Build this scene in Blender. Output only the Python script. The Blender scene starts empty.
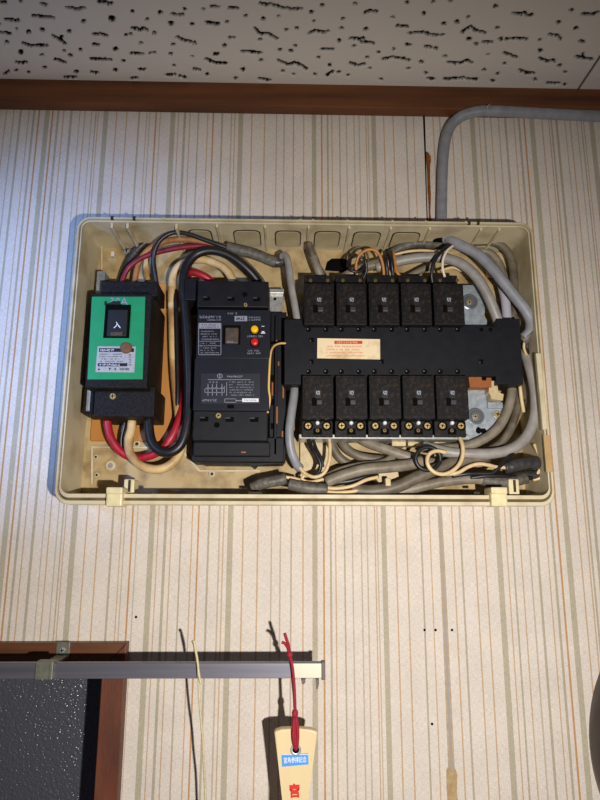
import bpy, bmesh, math, random
import numpy as np
from mathutils import Vector, Matrix
random.seed(7); rng = np.random.default_rng(7)
sc = bpy.context.scene
COL = sc.collection
# ------------------------------------------------------------------ camera, world, lights, exposure
F_PX = 601.0; CAM = Vector((0, -0.6, 1.9))
PITCH, YAW, ROLL = math.radians(11.76), math.radians(1.19), math.radians(0.16)
fw = Vector((math.sin(YAW)*math.cos(PITCH), math.cos(YAW)*math.cos(PITCH), math.sin(PITCH)))
rt0 = Vector((math.cos(YAW), -math.sin(YAW), 0)); up0 = rt0.cross(fw)
RT = math.cos(ROLL)*rt0 + math.sin(ROLL)*up0; UP = -math.sin(ROLL)*rt0 + math.cos(ROLL)*up0
cd = bpy.data.cameras.new('camera'); co = bpy.data.objects.new('camera', cd); COL.objects.link(co)
cd.sensor_fit = 'VERTICAL'; cd.sensor_height = 32.0; cd.lens = F_PX/800*32.0; cd.clip_start = 0.01
m = Matrix((RT, UP, -fw)).transposed().to_4x4(); m.translation = CAM; co.matrix_world = m
sc.camera = co

w = bpy.data.worlds.new('room_ambient'); sc.world = w; w.use_nodes = True
w.node_tree.nodes['Background'].inputs[0].default_value = (0.54, 0.54, 0.72, 1)
w.node_tree.nodes['Background'].inputs[1].default_value = 0.075

def spot(name, loc, target, energy, color, angle, blend, radius):
    l = bpy.data.lights.new(name, 'SPOT'); o = bpy.data.objects.new(name, l); COL.objects.link(o)
    l.energy = energy; l.color = color; l.spot_size = math.radians(angle); l.spot_blend = blend; l.shadow_soft_size = radius
    o.location = loc
    o.rotation_euler = (Vector(target)-Vector(loc)).to_track_quat('-Z', 'Y').to_euler()
    return o
# the photographer's hand torch, held a little right of and below the lens
spot('hand_torch', (0.10, -0.65, 1.835), (0.05, 0, 1.83), 19.5, (1.0, 0.955, 0.90), 112, 1.0, 0.006)
# cool daylight-blue lamp further left
spot('cool_lamp', (-0.55, -0.52, 2.06), (-0.28, 0, 2.10), 18.0, (0.25, 0.45, 1.0), 46, 1.0, 0.03)
sc.view_settings.view_transform = 'Standard'; sc.view_settings.look = 'None'
sc.view_settings.gamma = 1.0; sc.view_settings.use_curve_mapping = False
sc.view_settings.exposure = 0.0

# ------------------------------------------------------------------ helpers
SOFF = 0.0
def U(px, py, s=0.0):
    """point seen at photo pixel (px,py), standing s millimetres off the wall"""
    s = s+SOFF; d = RT*((px-300)/F_PX) - UP*((py-400)/F_PX) + fw
    return CAM + d*((-s/1000.0 - CAM.y)/d.y)
def RECT(x0, y0, x1, y1, s):
    a, b, c, d = U(x0, y0, s), U(x1, y0, s), U(x1, y1, s), U(x0, y1, s)
    return ((a.x+d.x)/2, (b.x+c.x)/2, (c.z+d.z)/2, (a.z+b.z)/2)      # X0 X1 Z0 Z1
def s2l(c):
    return tuple(((v/255/12.92) if v/255 <= .04045 else ((v/255+.055)/1.055)**2.4) for v in c)
MATS = {}
def mat(name, rgb, rough=.6, metal=0.0, var=None, scale=60, amt=.5, bump=0.0, bscale=400, spec=.5, contrast=(.35, .7), sss=0, alpha=1, trans=0, stretch=None):
    m_ = bpy.data.materials.new(name); m_.use_nodes = True; nt = m_.node_tree; b = nt.nodes['Principled BSDF']
    c = s2l(rgb)+(1,)
    b.inputs['Base Color'].default_value = c; b.inputs['Roughness'].default_value = rough
    b.inputs['Metallic'].default_value = metal; b.inputs['Specular IOR Level'].default_value = spec
    if trans: b.inputs['Transmission Weight'].default_value = trans
    tc = nt.nodes.new('ShaderNodeTexCoord'); src = tc.outputs['Object']
    if stretch:
        mp = nt.nodes.new('ShaderNodeMapping'); mp.inputs['Scale'].default_value = stretch
        nt.links.new(src, mp.inputs['Vector']); src = mp.outputs['Vector']
    if var is not None:
        n = nt.nodes.new('ShaderNodeTexNoise'); n.inputs['Scale'].default_value = scale; n.inputs['Detail'].default_value = 6
        nt.links.new(src, n.inputs['Vector'])
        mr = nt.nodes.new('ShaderNodeMapRange'); mr.inputs[1].default_value = contrast[0]; mr.inputs[2].default_value = contrast[1]; mr.inputs[4].default_value = amt
        nt.links.new(n.outputs['Fac'], mr.inputs[0])
        mx = nt.nodes.new('ShaderNodeMix'); mx.data_type = 'RGBA'
        mx.inputs[6].default_value = c; mx.inputs[7].default_value = s2l(var)+(1,)
        nt.links.new(mr.outputs[0], mx.inputs[0]); nt.links.new(mx.outputs[2], b.inputs['Base Color'])
    if bump:
        n2 = nt.nodes.new('ShaderNodeTexNoise'); n2.inputs['Scale'].default_value = bscale; n2.inputs['Detail'].default_value = 4
        nt.links.new(src, n2.inputs['Vector'])
        bp = nt.nodes.new('ShaderNodeBump'); bp.inputs['Strength'].default_value = bump; bp.inputs['Distance'].default_value = .001
        nt.links.new(n2.outputs['Fac'], bp.inputs['Height']); nt.links.new(bp.outputs[0], b.inputs['Normal'])
    MATS[name] = m_
    return m_
def world_of(o):
    p = Vector((0, 0, 0))
    while o is not None: p = p + Vector(o.location); o = o.parent
    return p
def mk(name, verts, faces, material, parent=None, smooth=False, kind=None, label=None, origin=None):
    """world-space verts -> one mesh object whose origin sits at its own centre"""
    V = np.array([tuple(v) for v in verts], dtype=float)
    if origin is None: origin = (V.min(0)+V.max(0))/2
    me = bpy.data.meshes.new(name); me.from_pydata((V-np.array(origin)).tolist(), [], [tuple(f) for f in faces]); me.update()
    if smooth:
        for p in me.polygons: p.use_smooth = True
    if material is not None: me.materials.append(MATS[material] if isinstance(material, str) else material)
    o = bpy.data.objects.new(name, me); COL.objects.link(o); o.location = origin
    if parent is not None:
        o.location = Vector(origin)-world_of(parent); o.parent = parent
    if kind: o['kind'] = kind
    if label: o['label'] = label
    return o
def from_bm(name, bm, material, parent=None, smooth=False, **k):
    bmesh.ops.recalc_face_normals(bm, faces=bm.faces)
    bm.verts.ensure_lookup_table(); bm.verts.index_update()
    v = [tuple(q.co) for q in bm.verts]; f = [[q.index for q in fc.verts] for fc in bm.faces]; bm.free()
    o = mk(name, v, f, material, parent, smooth, **k)
    return o
def thing(name, label, cat, loc, group=None):
    o = bpy.data.objects.new(name, None); COL.objects.link(o); o.location = loc; o.empty_display_size = .01
    return tag(o, label, cat, group)
def tag(o, label, cat, group=None):
    o['label'] = label; o['category'] = cat
    if group: o['group'] = group
    return o
def struct(o):
    o['kind'] = 'structure'; return o
def add_box(bm, X0, X1, Z0, Z1, s0, s1, bev=0.0, seg=2):
    """s in millimetres off the wall"""
    vs = []; s0 += SOFF; s1 += SOFF
    for y in (-s1/1000, -s0/1000):
        for x, z in ((X0, Z0), (X1, Z0), (X1, Z1), (X0, Z1)): vs.append(bm.verts.new((x, y, z)))
    fs = [(0,1,2,3), (7,6,5,4), (0,4,5,1), (1,5,6,2), (2,6,7,3), (3,7,4,0)]
    fcs = [bm.faces.new([vs[i] for i in f]) for f in fs]
    if bev > 0:
        es = set()
        for f in fcs: es.update(f.edges)
        bmesh.ops.bevel(bm, geom=list(es), offset=bev/1000, segments=seg, affect='EDGES', profile=.5)
def boxmm(name, R, s0, s1, material, parent=None, bev=.6, **k):
    bm = bmesh.new(); add_box(bm, *R, s0, s1, bev); return from_bm(name, bm, material, parent, **k)
def block(name, x0, y0, x1, y1, s0, s1, material, parent=None, bev=.6, **k):
    return boxmm(name, RECT(x0, y0, x1, y1, s1), s0, s1, material, parent, bev, **k)
def prism(name, pts, s0, s1, material, parent=None, bev=0.0, seg=2, **k):
    """outline of (px,py) pixels read at the front face, given real thickness"""
    P = [U(x, y, s1) for x, y in pts]
    return prism_xz(name, [(p.x, p.z) for p in P], s0, s1, material, parent, bev, seg, **k)
def prism_xz(name, P, s0, s1, material, parent=None, bev=0.0, seg=2, **k):
    bm = bmesh.new(); n = len(P); s0 += SOFF; s1 += SOFF
    a = [bm.verts.new((x, -s1/1000, z)) for x, z in P]; b = [bm.verts.new((x, -s0/1000, z)) for x, z in P]
    fr = bm.faces.new(a); bm.faces.new(b[::-1])
    for i in range(n): bm.faces.new((a[i], b[i], b[(i+1) % n], a[(i+1) % n]))
    if bev: bmesh.ops.bevel(bm, geom=list(fr.edges), offset=bev/1000, segments=seg, affect='EDGES', profile=.5)
    return from_bm(name, bm, material, parent, **k)
def lathe(name, cx, cz, prof, material, parent=None, seg=20, smooth=False, **k):
    """profile of (radius mm, s mm) turned about an axis square to the wall"""
    v, f = [], []; prof = [(r, s+SOFF) for r, s in prof]
    for r, s in prof:
        for i in range(seg):
            t = 2*math.pi*i/seg; v.append((cx+r/1000*math.cos(t), -s/1000, cz+r/1000*math.sin(t)))
    for j in range(len(prof)-1):
        for i in range(seg):
            i2 = (i+1) % seg; f.append((j*seg+i, j*seg+i2, (j+1)*seg+i2, (j+1)*seg+i))
    f.append(tuple(range(seg))[::-1]); L = (len(prof)-1)*seg; f.append(tuple(range(L, L+seg)))
    return mk(name, v, f, material, parent, smooth, **k)
def screw(name, px, py, r, s0, s1, material, parent=None, slot='cross', washer=0, **k):
    p = U(px, py, s1)
    prof = [(r, s0), (r, s0+(s1-s0)*.6), (r*.8, s1), (r*.35, s1)]
    o = lathe(name, p.x, p.z, prof, material, parent, 14, **k)
    bm = bmesh.new(); a = random.uniform(-.4, .4)
    for t in ((a, a+math.pi/2) if slot == 'cross' else (a,)):
        c, s_ = math.cos(t), math.sin(t); L, h = r*.68/1000, r*.16/1000
        q = [(-L, -h), (L, -h), (L, h), (-L, h)]
        vs = [bm.verts.new((p.x+x*c-z*s_, -(s1+SOFF+.12)/1000, p.z+x*s_+z*c)) for x, z in q]; bm.faces.new(vs)
    from_bm('slot', bm, 'slot_dark', o)
    return o
def smooth_path(P, n=8):
    P = [Vector(p) for p in P]
    if len(P) < 3: return P
    Q = [P[0]*2-P[1]]+P+[P[-1]*2-P[-2]]; out = []
    for i in range(1, len(Q)-2):
        p0, p1, p2, p3 = Q[i-1:i+3]
        for j in range(n):
            t = j/n
            out.append(.5*((2*p1)+(p2-p0)*t+(2*p0-5*p1+4*p2-p3)*t*t+(3*p1-p0-3*p2+p3)*t**3))
    out.append(P[-1]); return out
def tube_mesh(P, r, seg=10, flat=1.0, rvar=0.0, cap=True):
    v, f = [], []; N = len(P)
    nrm = None
    for i, p in enumerate(P):
        t = (P[min(i+1, N-1)]-P[max(i-1, 0)]).normalized()
        if nrm is None:
            nrm = Vector((0, -1, 0)); nrm = (nrm-t*nrm.dot(t))
            if nrm.length < .1: nrm = Vector((1, 0, 0))-t*t.x
        nrm = (nrm-t*nrm.dot(t)).normalized(); b = t.cross(nrm)
        ri = (r[i] if isinstance(r, list) else r)/1000
        if rvar: ri *= 1+rvar*math.sin(i*1.7+p.x*400)*.6+rvar*random.uniform(-.5, .5)
        for k in range(seg):
            a = 2*math.pi*k/seg; v.append(p+nrm*(math.cos(a)*ri*flat)+b*(math.sin(a)*ri))
    for i in range(N-1):
        for k in range(seg):
            k2 = (k+1) % seg; f.append((i*seg+k, i*seg+k2, (i+1)*seg+k2, (i+1)*seg+k))
    if cap: f.append(tuple(range(seg))[::-1]); f.append(tuple(range((N-1)*seg, N*seg)))
    return v, f
def tube(name, pts, r, material, parent=None, seg=10, flat=1.0, rvar=0.0, n=8, raw=False, **k):
    P = [Vector(p) for p in pts] if raw else [U(*p) for p in pts]
    v, f = tube_mesh(smooth_path(P, n), r, seg, flat, rvar)
    return mk(name, v, f, material, parent, True, **k)
def cable(label, pts, r, material, cat='cable', name='cable', group=None, **k):
    return tag(tube(name, pts, r, material, **k), label, cat, group)
def text(name, s_, px, py, h, s, material, parent, ang=0.0, sx=1.0, bold=0.0, cap=.72):
    cu = bpy.data.curves.new(name, 'FONT'); cu.body = s_; cu.align_x = 'CENTER'; cu.size = 1.0; cu.offset = bold
    cu.resolution_u = 2
    o = bpy.data.objects.new(name, cu); COL.objects.link(o)
    bpy.context.view_layer.update()
    me = bpy.data.meshes.new_from_object(o.evaluated_get(bpy.context.evaluated_depsgraph_get()))
    bpy.data.objects.remove(o); V = np.array([tuple(q.co) for q in me.vertices]); F = [tuple(p.vertices) for p in me.polygons]
    bpy.data.meshes.remove(me)
    if len(V) == 0: return None
    lo, hi = V.min(0), V.max(0); V[:, :2] -= ((lo+hi)/2)[:2]
    c = U(px, py, s); mm = (U(px, py-h/2, s)-U(px, py+h/2, s)).z/(hi[1]-lo[1])
    ca, sa = math.cos(ang), math.sin(ang)
    v = [(c.x+mm*(x*sx*ca-y*sa), -(s+SOFF)/1000, c.z+mm*(x*sx*sa+y*ca)) for x, y, _ in V]
    return mk(name, v, F, material, parent)
def quad_sheet(name, quads, s, material, parent, **k):
    """thin print: list of px rects (x0,y0,x1,y1)"""
    v, f = [], []
    for x0, y0, x1, y1 in quads:
        i = len(v); v += [U(x0, y1, s), U(x1, y1, s), U(x1, y0, s), U(x0, y0, s)]; f.append((i, i+1, i+2, i+3))
    return mk(name, v, f, material, parent, **k)
def scribble(name, x0, y0, x1, y1, rows, s, material, parent, fill=.85, hfrac=.6, wr=1.0):
    """rows of print too small to read: strokes only"""
    q = []; ph = (y1-y0)/rows
    for r in range(rows):
        h = ph*hfrac; yt = y0+r*ph+(ph-h)/2; cw = h*wr; x = x0+random.uniform(0, .05)*(x1-x0)
        xe = x1-random.uniform(0, .25)*(x1-x0)
        t = h*.2
        while x+cw < xe:
            if random.random() < fill:
                for _ in range(2): yy = yt+random.random()*(h-t); q.append((x, yy, x+cw*.8, yy+t))
                xx = x+random.random()*cw*.6; q.append((xx, yt, xx+t, yt+h))
            x += cw
    return quad_sheet(name, q, s, material, parent)
def frame_quads(x0, y0, x1, y1, t):
    return [(x0, y0, x1, y0+t), (x0, y1-t, x1, y1), (x0, y0, x0+t, y1), (x1-t, y0, x1, y1)]

# ------------------------------------------------------------------ materials
mat('trim_wood', (118, 68, 32), .5, var=(74, 40, 18), scale=40, amt=.9, bump=.15, stretch=(.12, 1, 2.5))
mat('frame_wood', (110, 60, 38), .5, var=(70, 36, 24), scale=60, amt=.8, bump=.2, stretch=(1, 1, .3))
mat('cream_plastic', (208, 195, 162), .5, var=(146, 120, 76), scale=38, amt=.6, contrast=(.46, .74), bump=.05)
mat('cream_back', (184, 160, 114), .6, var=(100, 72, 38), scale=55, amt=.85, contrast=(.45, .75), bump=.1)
mat('knockout_cream', (194, 180, 144), .55, var=(146, 126, 84), scale=40, amt=.5)
mat('patch_tan', (186, 156, 106), .6, var=(160, 126, 74), scale=80, amt=.6)
mat('groove_shade', (104, 84, 52), .8, var=(60, 46, 28), scale=90, amt=.8)  # shade inside the rim groove, painted as mottled brown
mat('groove_brown', (52, 40, 24), .8)
mat('hole_black', (8, 7, 6), .9, spec=.1)
mat('slot_dark', (18, 15, 12), .8)
mat('dusty_black', (17, 16, 18), .6, var=(70, 56, 44), scale=420, amt=.42, contrast=(.44, .8), bump=.4, bscale=900, spec=.22)
mat('navy_black', (21, 22, 28), .5, var=(36, 34, 37), scale=120, amt=.4, bump=.15, bscale=1500, spec=.22)
mat('navy_label', (27, 29, 39), .45, var=(36, 36, 43), scale=100, amt=.4, spec=.22)
mat('navy_panel', (36, 38, 50), .4)
mat('breaker_black', (19, 18, 20), .55, var=(80, 62, 46), scale=300, amt=.4, contrast=(.5, .8), bump=.3, bscale=1200, spec=.22)
mat('breaker_dust', (18, 17, 19), .6, var=(98, 72, 48), scale=260, amt=.34, contrast=(.48, .76), bump=.5, bscale=1200, spec=.22)
mat('toggle_grey', (50, 49, 54), .5)
mat('rocker_brown', (64, 54, 48), .5, var=(96, 80, 64), scale=200, amt=.6)
mat('green_label', (36, 150, 96), .4, var=(30, 122, 80), scale=60, amt=.4)
mat('plate_silver', (176, 176, 180), .4, var=(140, 140, 146), scale=200, amt=.4)
mat('print_black', (16, 16, 20), .6)
mat('print_white', (226, 226, 232), .5)
mat('print_grey', (140, 142, 156), .5)
mat('print_pale', (186, 188, 202), .5)
mat('print_red', (214, 62, 30), .5)
mat('print_orange', (226, 130, 88), .5)
mat('warning_cream', (236, 214, 176), .5, var=(188, 160, 104), scale=45, amt=.8, contrast=(.52, .7))
mat('seal_brown', (122, 80, 50), .6, var=(90, 56, 34), scale=300, amt=.6)
mat('yellow_button', (244, 186, 10), .35)
mat('red_button', (200, 28, 26), .35)
mat('old_brass', (140, 112, 62), .45, .3)
mat('brass', (226, 200, 138), .35, .45, var=(150, 110, 50), scale=400, amt=.5)
mat('steel', (196, 196, 192), .35, .5, var=(140, 138, 130), scale=300, amt=.6)
mat('washer_steel', (132, 136, 142), .32, .6)
mat('zinc', (176, 184, 192), .42, .4, var=(120, 126, 130), scale=160, amt=.7, bump=.1)
mat('copper_orange', (152, 88, 38), .55, var=(140, 76, 30), scale=300, amt=.6)
mat('beige_part', (204, 184, 142), .5, var=(158, 132, 88), scale=200, amt=.5)
mat('ply_orange', (200, 138, 62), .6, var=(150, 92, 34), scale=24, amt=.8, stretch=(1, 1, .2))
mat('clip_cream', (226, 214, 172), .35, var=(196, 178, 124), scale=120, amt=.5)
mat('cab_red', (176, 26, 44), .42, var=(110, 16, 26), scale=150, amt=.5)
mat('cab_crimson', (140, 28, 48), .45, var=(80, 16, 28), scale=150, amt=.6)
mat('cab_black', (26, 25, 28), .4, var=(60, 52, 46), scale=120, amt=.45, contrast=(.5, .8))
mat('cab_cream', (218, 186, 130), .45, var=(140, 92, 46), scale=42, amt=.8, contrast=(.42, .66))
mat('cab_tan', (176, 118, 66), .5, var=(128, 78, 38), scale=110, amt=.7)
mat('cab_grey', (156, 151, 146), .45, var=(112, 106, 98), scale=110, amt=.5)
mat('cab_bluegrey', (146, 147, 153), .42, var=(108, 106, 106), scale=110, amt=.5)
mat('cab_beige', (142, 132, 116), .5, var=(90, 77, 58), scale=100, amt=.7)
mat('cab_taupe', (116, 105, 89), .5, var=(66, 57, 44), scale=100, amt=.8)
mat('cab_lavender', (176, 172, 184), .45)
mat('wire_white', (226, 210, 190), .45)
mat('wire_cream', (222, 196, 150), .45, var=(190, 156, 104), scale=200, amt=.5)
mat('wire_orange', (196, 130, 66), .45, var=(140, 88, 42), scale=200, amt=.6)
mat('wire_yellow', (224, 180, 96), .45)
mat('tape_grey', (110, 104, 94), .5, var=(62, 56, 50), scale=160, amt=.9, bump=.5, bscale=300)
mat('tape_dark', (66, 64, 64), .4, var=(36, 34, 34), scale=160, amt=.9, bump=.5, bscale=300)
mat('aluminium', (112, 110, 120), .38, .5, var=(84, 82, 92), scale=60, amt=.6, stretch=(.1, 1, 4))
mat('cap_dark', (88, 76, 66), .5)
mat('rail_sheen', (190, 176, 158), .45, .3)
mat('bracket_metal', (132, 132, 118), .5, .6, var=(96, 92, 80), scale=200, amt=.6)
mat('cord_red', (168, 18, 44), .6, var=(110, 10, 28), scale=900, amt=.7, bump=.6, bscale=1600)
mat('string_cream', (212, 200, 160), .7, var=(170, 156, 116), scale=500, amt=.6)
mat('paddle_wood', (222, 202, 158), .45, var=(204, 176, 122), scale=30, amt=.6, stretch=(1, 1, .12))
mat('sticker_blue', (70, 150, 226), .4)
mat('brush_red', (214, 34, 22), .5)
mat('clock_brown', (56, 42, 40), .4, var=(42, 32, 30), scale=60, amt=.5)
mat('clock_face', (222, 214, 198), .5)
mat('caulk', (158, 154, 156), .7, var=(172, 150, 124), scale=60, amt=.8, contrast=(.4, .65))
mat('stain_amber', (150, 88, 28), .35, var=(78, 40, 12), scale=200, amt=.8)
mat('stain_pale', (188, 162, 120), .5, var=(158, 122, 70), scale=200, amt=.8)
mat('seam_brown', (190, 170, 144), .8, var=(160, 134, 100), scale=120, amt=.8)

# wallpaper: woven ground, stripe colours carried per strip of the paper
wp = bpy.data.materials.new('wallpaper'); wp.use_nodes = True; nt = wp.node_tree; b = nt.nodes['Principled BSDF']
b.inputs['Roughness'].default_value = .85; b.inputs['Specular IOR Level'].default_value = .2
at = nt.nodes.new('ShaderNodeVertexColor'); at.layer_name = 'stripe'
tc = nt.nodes.new('ShaderNodeTexCoord'); fac = []
for scl, dv in (((1800, 1, 260), 1.0), ((260, 1, 1900), 1.0), ((30, 1, 30), 2.0)):
    mp = nt.nodes.new('ShaderNodeMapping'); mp.inputs['Scale'].default_value = scl; nt.links.new(tc.outputs['Object'], mp.inputs[0])
    n = nt.nodes.new('ShaderNodeTexNoise'); n.inputs['Scale'].default_value = 1; n.inputs['Detail'].default_value = dv
    nt.links.new(mp.outputs[0], n.inputs[0]); fac.append(n.outputs['Fac'])
ad = nt.nodes.new('ShaderNodeMath'); ad.operation = 'ADD'; nt.links.new(fac[0], ad.inputs[0]); nt.links.new(fac[1], ad.inputs[1])
mr = nt.nodes.new('ShaderNodeMapRange'); mr.inputs[1].default_value = .65; mr.inputs[2].default_value = 1.35; mr.inputs[3].default_value = .80; mr.inputs[4].default_value = 1.13
nt.links.new(ad.outputs[0], mr.inputs[0])
mr2 = nt.nodes.new('ShaderNodeMapRange'); mr2.inputs[1].default_value = .3; mr2.inputs[2].default_value = .7; mr2.inputs[3].default_value = .93; mr2.inputs[4].default_value = 1.03
nt.links.new(fac[2], mr2.inputs[0])
mu = nt.nodes.new('ShaderNodeMath'); mu.operation = 'MULTIPLY'; nt.links.new(mr.outputs[0], mu.inputs[0]); nt.links.new(mr2.outputs[0], mu.inputs[1])
vm = nt.nodes.new('ShaderNodeVectorMath'); vm.operation = 'SCALE'; nt.links.new(at.outputs['Color'], vm.inputs[0]); nt.links.new(mu.outputs[0], vm.inputs['Scale'])
nt.links.new(vm.outputs[0], b.inputs['Base Color'])
bp = nt.nodes.new('ShaderNodeBump'); bp.inputs['Strength'].default_value = .35; bp.inputs['Distance'].default_value = .0006
nt.links.new(ad.outputs[0], bp.inputs['Height']); nt.links.new(bp.outputs[0], b.inputs['Normal']); MATS['wallpaper'] = wp

# ceiling board: white face, brown ink plus painted depth shade inside the pits (per-vertex)
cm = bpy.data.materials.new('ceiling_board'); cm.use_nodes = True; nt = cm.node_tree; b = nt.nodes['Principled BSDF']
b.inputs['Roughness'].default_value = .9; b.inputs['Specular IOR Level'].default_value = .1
at = nt.nodes.new('ShaderNodeVertexColor'); at.layer_name = 'ink_shade'; nt.links.new(at.outputs['Color'], b.inputs['Base Color']); MATS['ceiling_board'] = cm

# figured glass
mat('figured_glass', (84, 86, 94), .22, spec=.8)
nt = MATS['figured_glass'].node_tree; b = nt.nodes['Principled BSDF']
tc = nt.nodes['Texture Coordinate']; vo = nt.nodes.new('ShaderNodeTexVoronoi'); vo.inputs['Scale'].default_value = 420; vo.feature = 'SMOOTH_F1'
nt.links.new(tc.outputs['Object'], vo.inputs['Vector'])
bp = nt.nodes.new('ShaderNodeBump'); bp.inputs['Strength'].default_value = 1.0; bp.inputs['Distance'].default_value = .0012
nt.links.new(vo.outputs['Distance'], bp.inputs['Height']); nt.links.new(bp.outputs[0], b.inputs['Normal'])

# ------------------------------------------------------------------ the room shell
Z_CEIL = U(300, 83.4, 14).z
Z_TRIM = U(300, 110.2, 8).z
Z_LINT = U(60, 650, 11).z; X_OPEN = U(110, 720, 11).x; Z_LOW = 1.25
BASE = s2l((222, 211, 199)); WIDE = s2l((184, 174, 152)); GREY = s2l((182, 170, 148)); THIN = s2l((192, 178, 158)); ORA = s2l((200, 168, 136)); STR = s2l((194, 148, 104))
S = [(.7,'W',6.5),(7,'S',2.2),(13.5,'G',3),(20,'O',1.6),(29,'G',3.2),(39,'T',1.4),(45,'O',1.5),(53,'T',1.4),(58,'G',1.6),(60.8,'O',1.3),(70,'W',6.5),(82.5,'O',1.6),(94.5,'O',1.6),(109,'G',2.4),(118,'O',1.2),(121.5,'T',1.4),(129,'S',2),(134,'T',1.3),(149,'W',6.5),(155.5,'O',1.3),(163,'G',3.2),(169,'O',1.4),(179,'G',1.8),(190,'O',1.4),(196.5,'S',1.9),(207,'G',2.3),(218,'T',1.8),(222,'O',1.4),(229,'W',6.5),(242,'O',1.7),(257,'O',1.7),(271,'T',1.6),(280,'T',1.8),(291,'G',1.8),(303,'O',1.6),(315,'W',6),(324,'S',2),(331,'G',2.4),(336,'O',1.4),(345,'G',1.8),(353,'T',1.6),(362,'T',1.6),(368,'T',1.6),(376,'O',1.4),(378.5,'T',1.4),(385,'W',6),(397,'O',1.6),(408,'O',1.6),(423,'G',2),(432,'O',1.3),(455,'O',1.6),(463,'G',2.2),(477,'O',1.6),(487,'O',1.6),(501,'W',6.5),(509,'O',1.4),(515,'G',2),(523,'O',1.4),(532,'T',1.8),(540,'G',2.8),(550,'O',1.4),(556,'G',2.8),(562,'S',2.2),(571,'W',6.5),(583,'O',1.6),(594,'G',2.2)]
S += [(x+571, k, q) for x, k, q in S if 10 < x < 571] + [(x-571, k, q) for x, k, q in S if 1 < x < 565]
S.sort(); colr = {'W': WIDE, 'G': GREY, 'T': THIN, 'O': ORA, 'S': STR}
strips = []; xl = -1.0
for x, k, q in S:
    a, c = U(x-q*.43, 580, 0).x, U(x+q*.43, 580, 0).x
    if a < xl or c > 1.0: continue
    strips.append((xl, a, BASE)); strips.append((a, c, colr[k])); xl = c
strips.append((xl, 1.05, BASE))
v, f, cols = [], [], []
for a, c, col in strips:
    segs = [(a, c, Z_LOW)]
    if c <= X_OPEN: segs = [(a, c, Z_LINT)]
    elif a < X_OPEN: segs = [(a, X_OPEN, Z_LINT), (X_OPEN, c, Z_LOW)]
    for a_, c_, zb in segs:
        i = len(v); v += [(a_, 0, zb), (c_, 0, zb), (c_, 0, Z_CEIL), (a_, 0, Z_CEIL)]; f.append((i, i+1, i+2, i+3)); cols.append(col)
i = len(v); v += [(-1.0, .02, Z_LINT), (1.05, .02, Z_LINT), (1.05, .02, Z_CEIL), (-1.0, .02, Z_CEIL)]; f.append((i+3, i+2, i+1, i)); cols.append(BASE)
wall = struct(mk('wall_back', v, f, 'wallpaper', origin=(0, 0, 0)))
ca = wall.data.color_attributes.new('stripe', 'FLOAT_COLOR', 'CORNER')
ca.data.foreach_set('color', np.repeat(np.array([c+(1,) for c in cols], dtype=np.float32), 4, axis=0).ravel())

# ceiling board with worm-shaped pits pressed into it
worms = []; C3 = lambda x0, pts: [(x0+x/3, y/3) for x, y in pts]
for x0, lst in ((0, [[(0,6),(16,8)],[(122,12),(138,14)],[(198,22),(215,24),(228,28),(253,24)],[(295,6),(315,4),(325,12),(335,8)],[(97,47),(120,50),(140,52),(160,54)],[(14,58),(30,60),(55,61)],[(395,84),(410,86),(420,90),(430,84),(442,90)],[(515,42),(535,46),(548,44)],[(532,112),(550,120),(585,130)],[(0,98),(30,100)],[(280,103),(300,102),(320,108)],[(68,130),(90,138),(115,136),(140,136)],[(158,108),(175,118),(186,110)],[(175,118),(195,130)],[(280,134),(294,135)],[(393,161),(410,161),(428,162)],[(450,160),(465,158)],[(272,177),(300,178),(332,180)],[(50,188),(78,188)],[(165,178),(195,188)],[(582,208),(600,210)],[(15,222),(25,215)],[(275,217),(292,219)],[(418,208),(434,209)],[(500,225),(525,225)],[(540,228),(555,234)],[(195,232),(225,232)],[(395,236),(412,234)]]),
                (200, [[(180,10),(200,16),(212,13)],[(222,16),(245,24),(275,28),(305,27)],[(35,20),(55,22)],[(88,24),(112,25)],[(493,38),(512,32),(530,35)],[(18,66),(38,70),(55,76)],[(20,70),(55,70)],[(165,85),(178,100),(205,102),(230,117)],[(328,100),(345,92),(370,98),(385,94)],[(87,113),(102,114)],[(452,115),(480,117),(492,115)],[(485,126),(520,130)],[(365,148),(400,149)],[(125,155),(150,155),(183,160)],[(43,164),(55,162)],[(550,178),(575,172),(600,175)],[(18,178),(50,190),(78,190)],[(235,182),(265,195),(288,188),(320,206)],[(452,190),(475,198),(493,192)],[(380,226),(398,214)],[(177,236),(208,241)]]),
                (400, [[(338,40),(365,42),(375,38)],[(378,46),(398,44)],[(548,42),(575,44),(595,38)],[(0,78),(22,80)],[(25,100),(70,97),(90,105),(115,107)],[(185,97),(210,80),(228,92),(255,98)],[(447,105),(470,106),(482,116)],[(540,124),(552,126)],[(250,127),(275,127)],[(318,118),(345,115),(380,118)],[(20,134),(32,136)],[(76,140),(92,142)],[(313,160),(330,165),(350,173)],[(0,175),(28,181)],[(145,188),(180,190),(200,180),(215,190)],[(420,176),(440,184),(462,182)],[(528,170),(550,175),(575,178)],[(548,162),(550,175)],[(358,210),(375,218),(400,220)],[(85,236),(102,238)],[(133,238),(165,236),(192,234)],[(203,238),(230,238)],[(442,250),(475,250)]])):
    for pl in lst: worms.append((C3(x0, pl), 1.05))
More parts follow.
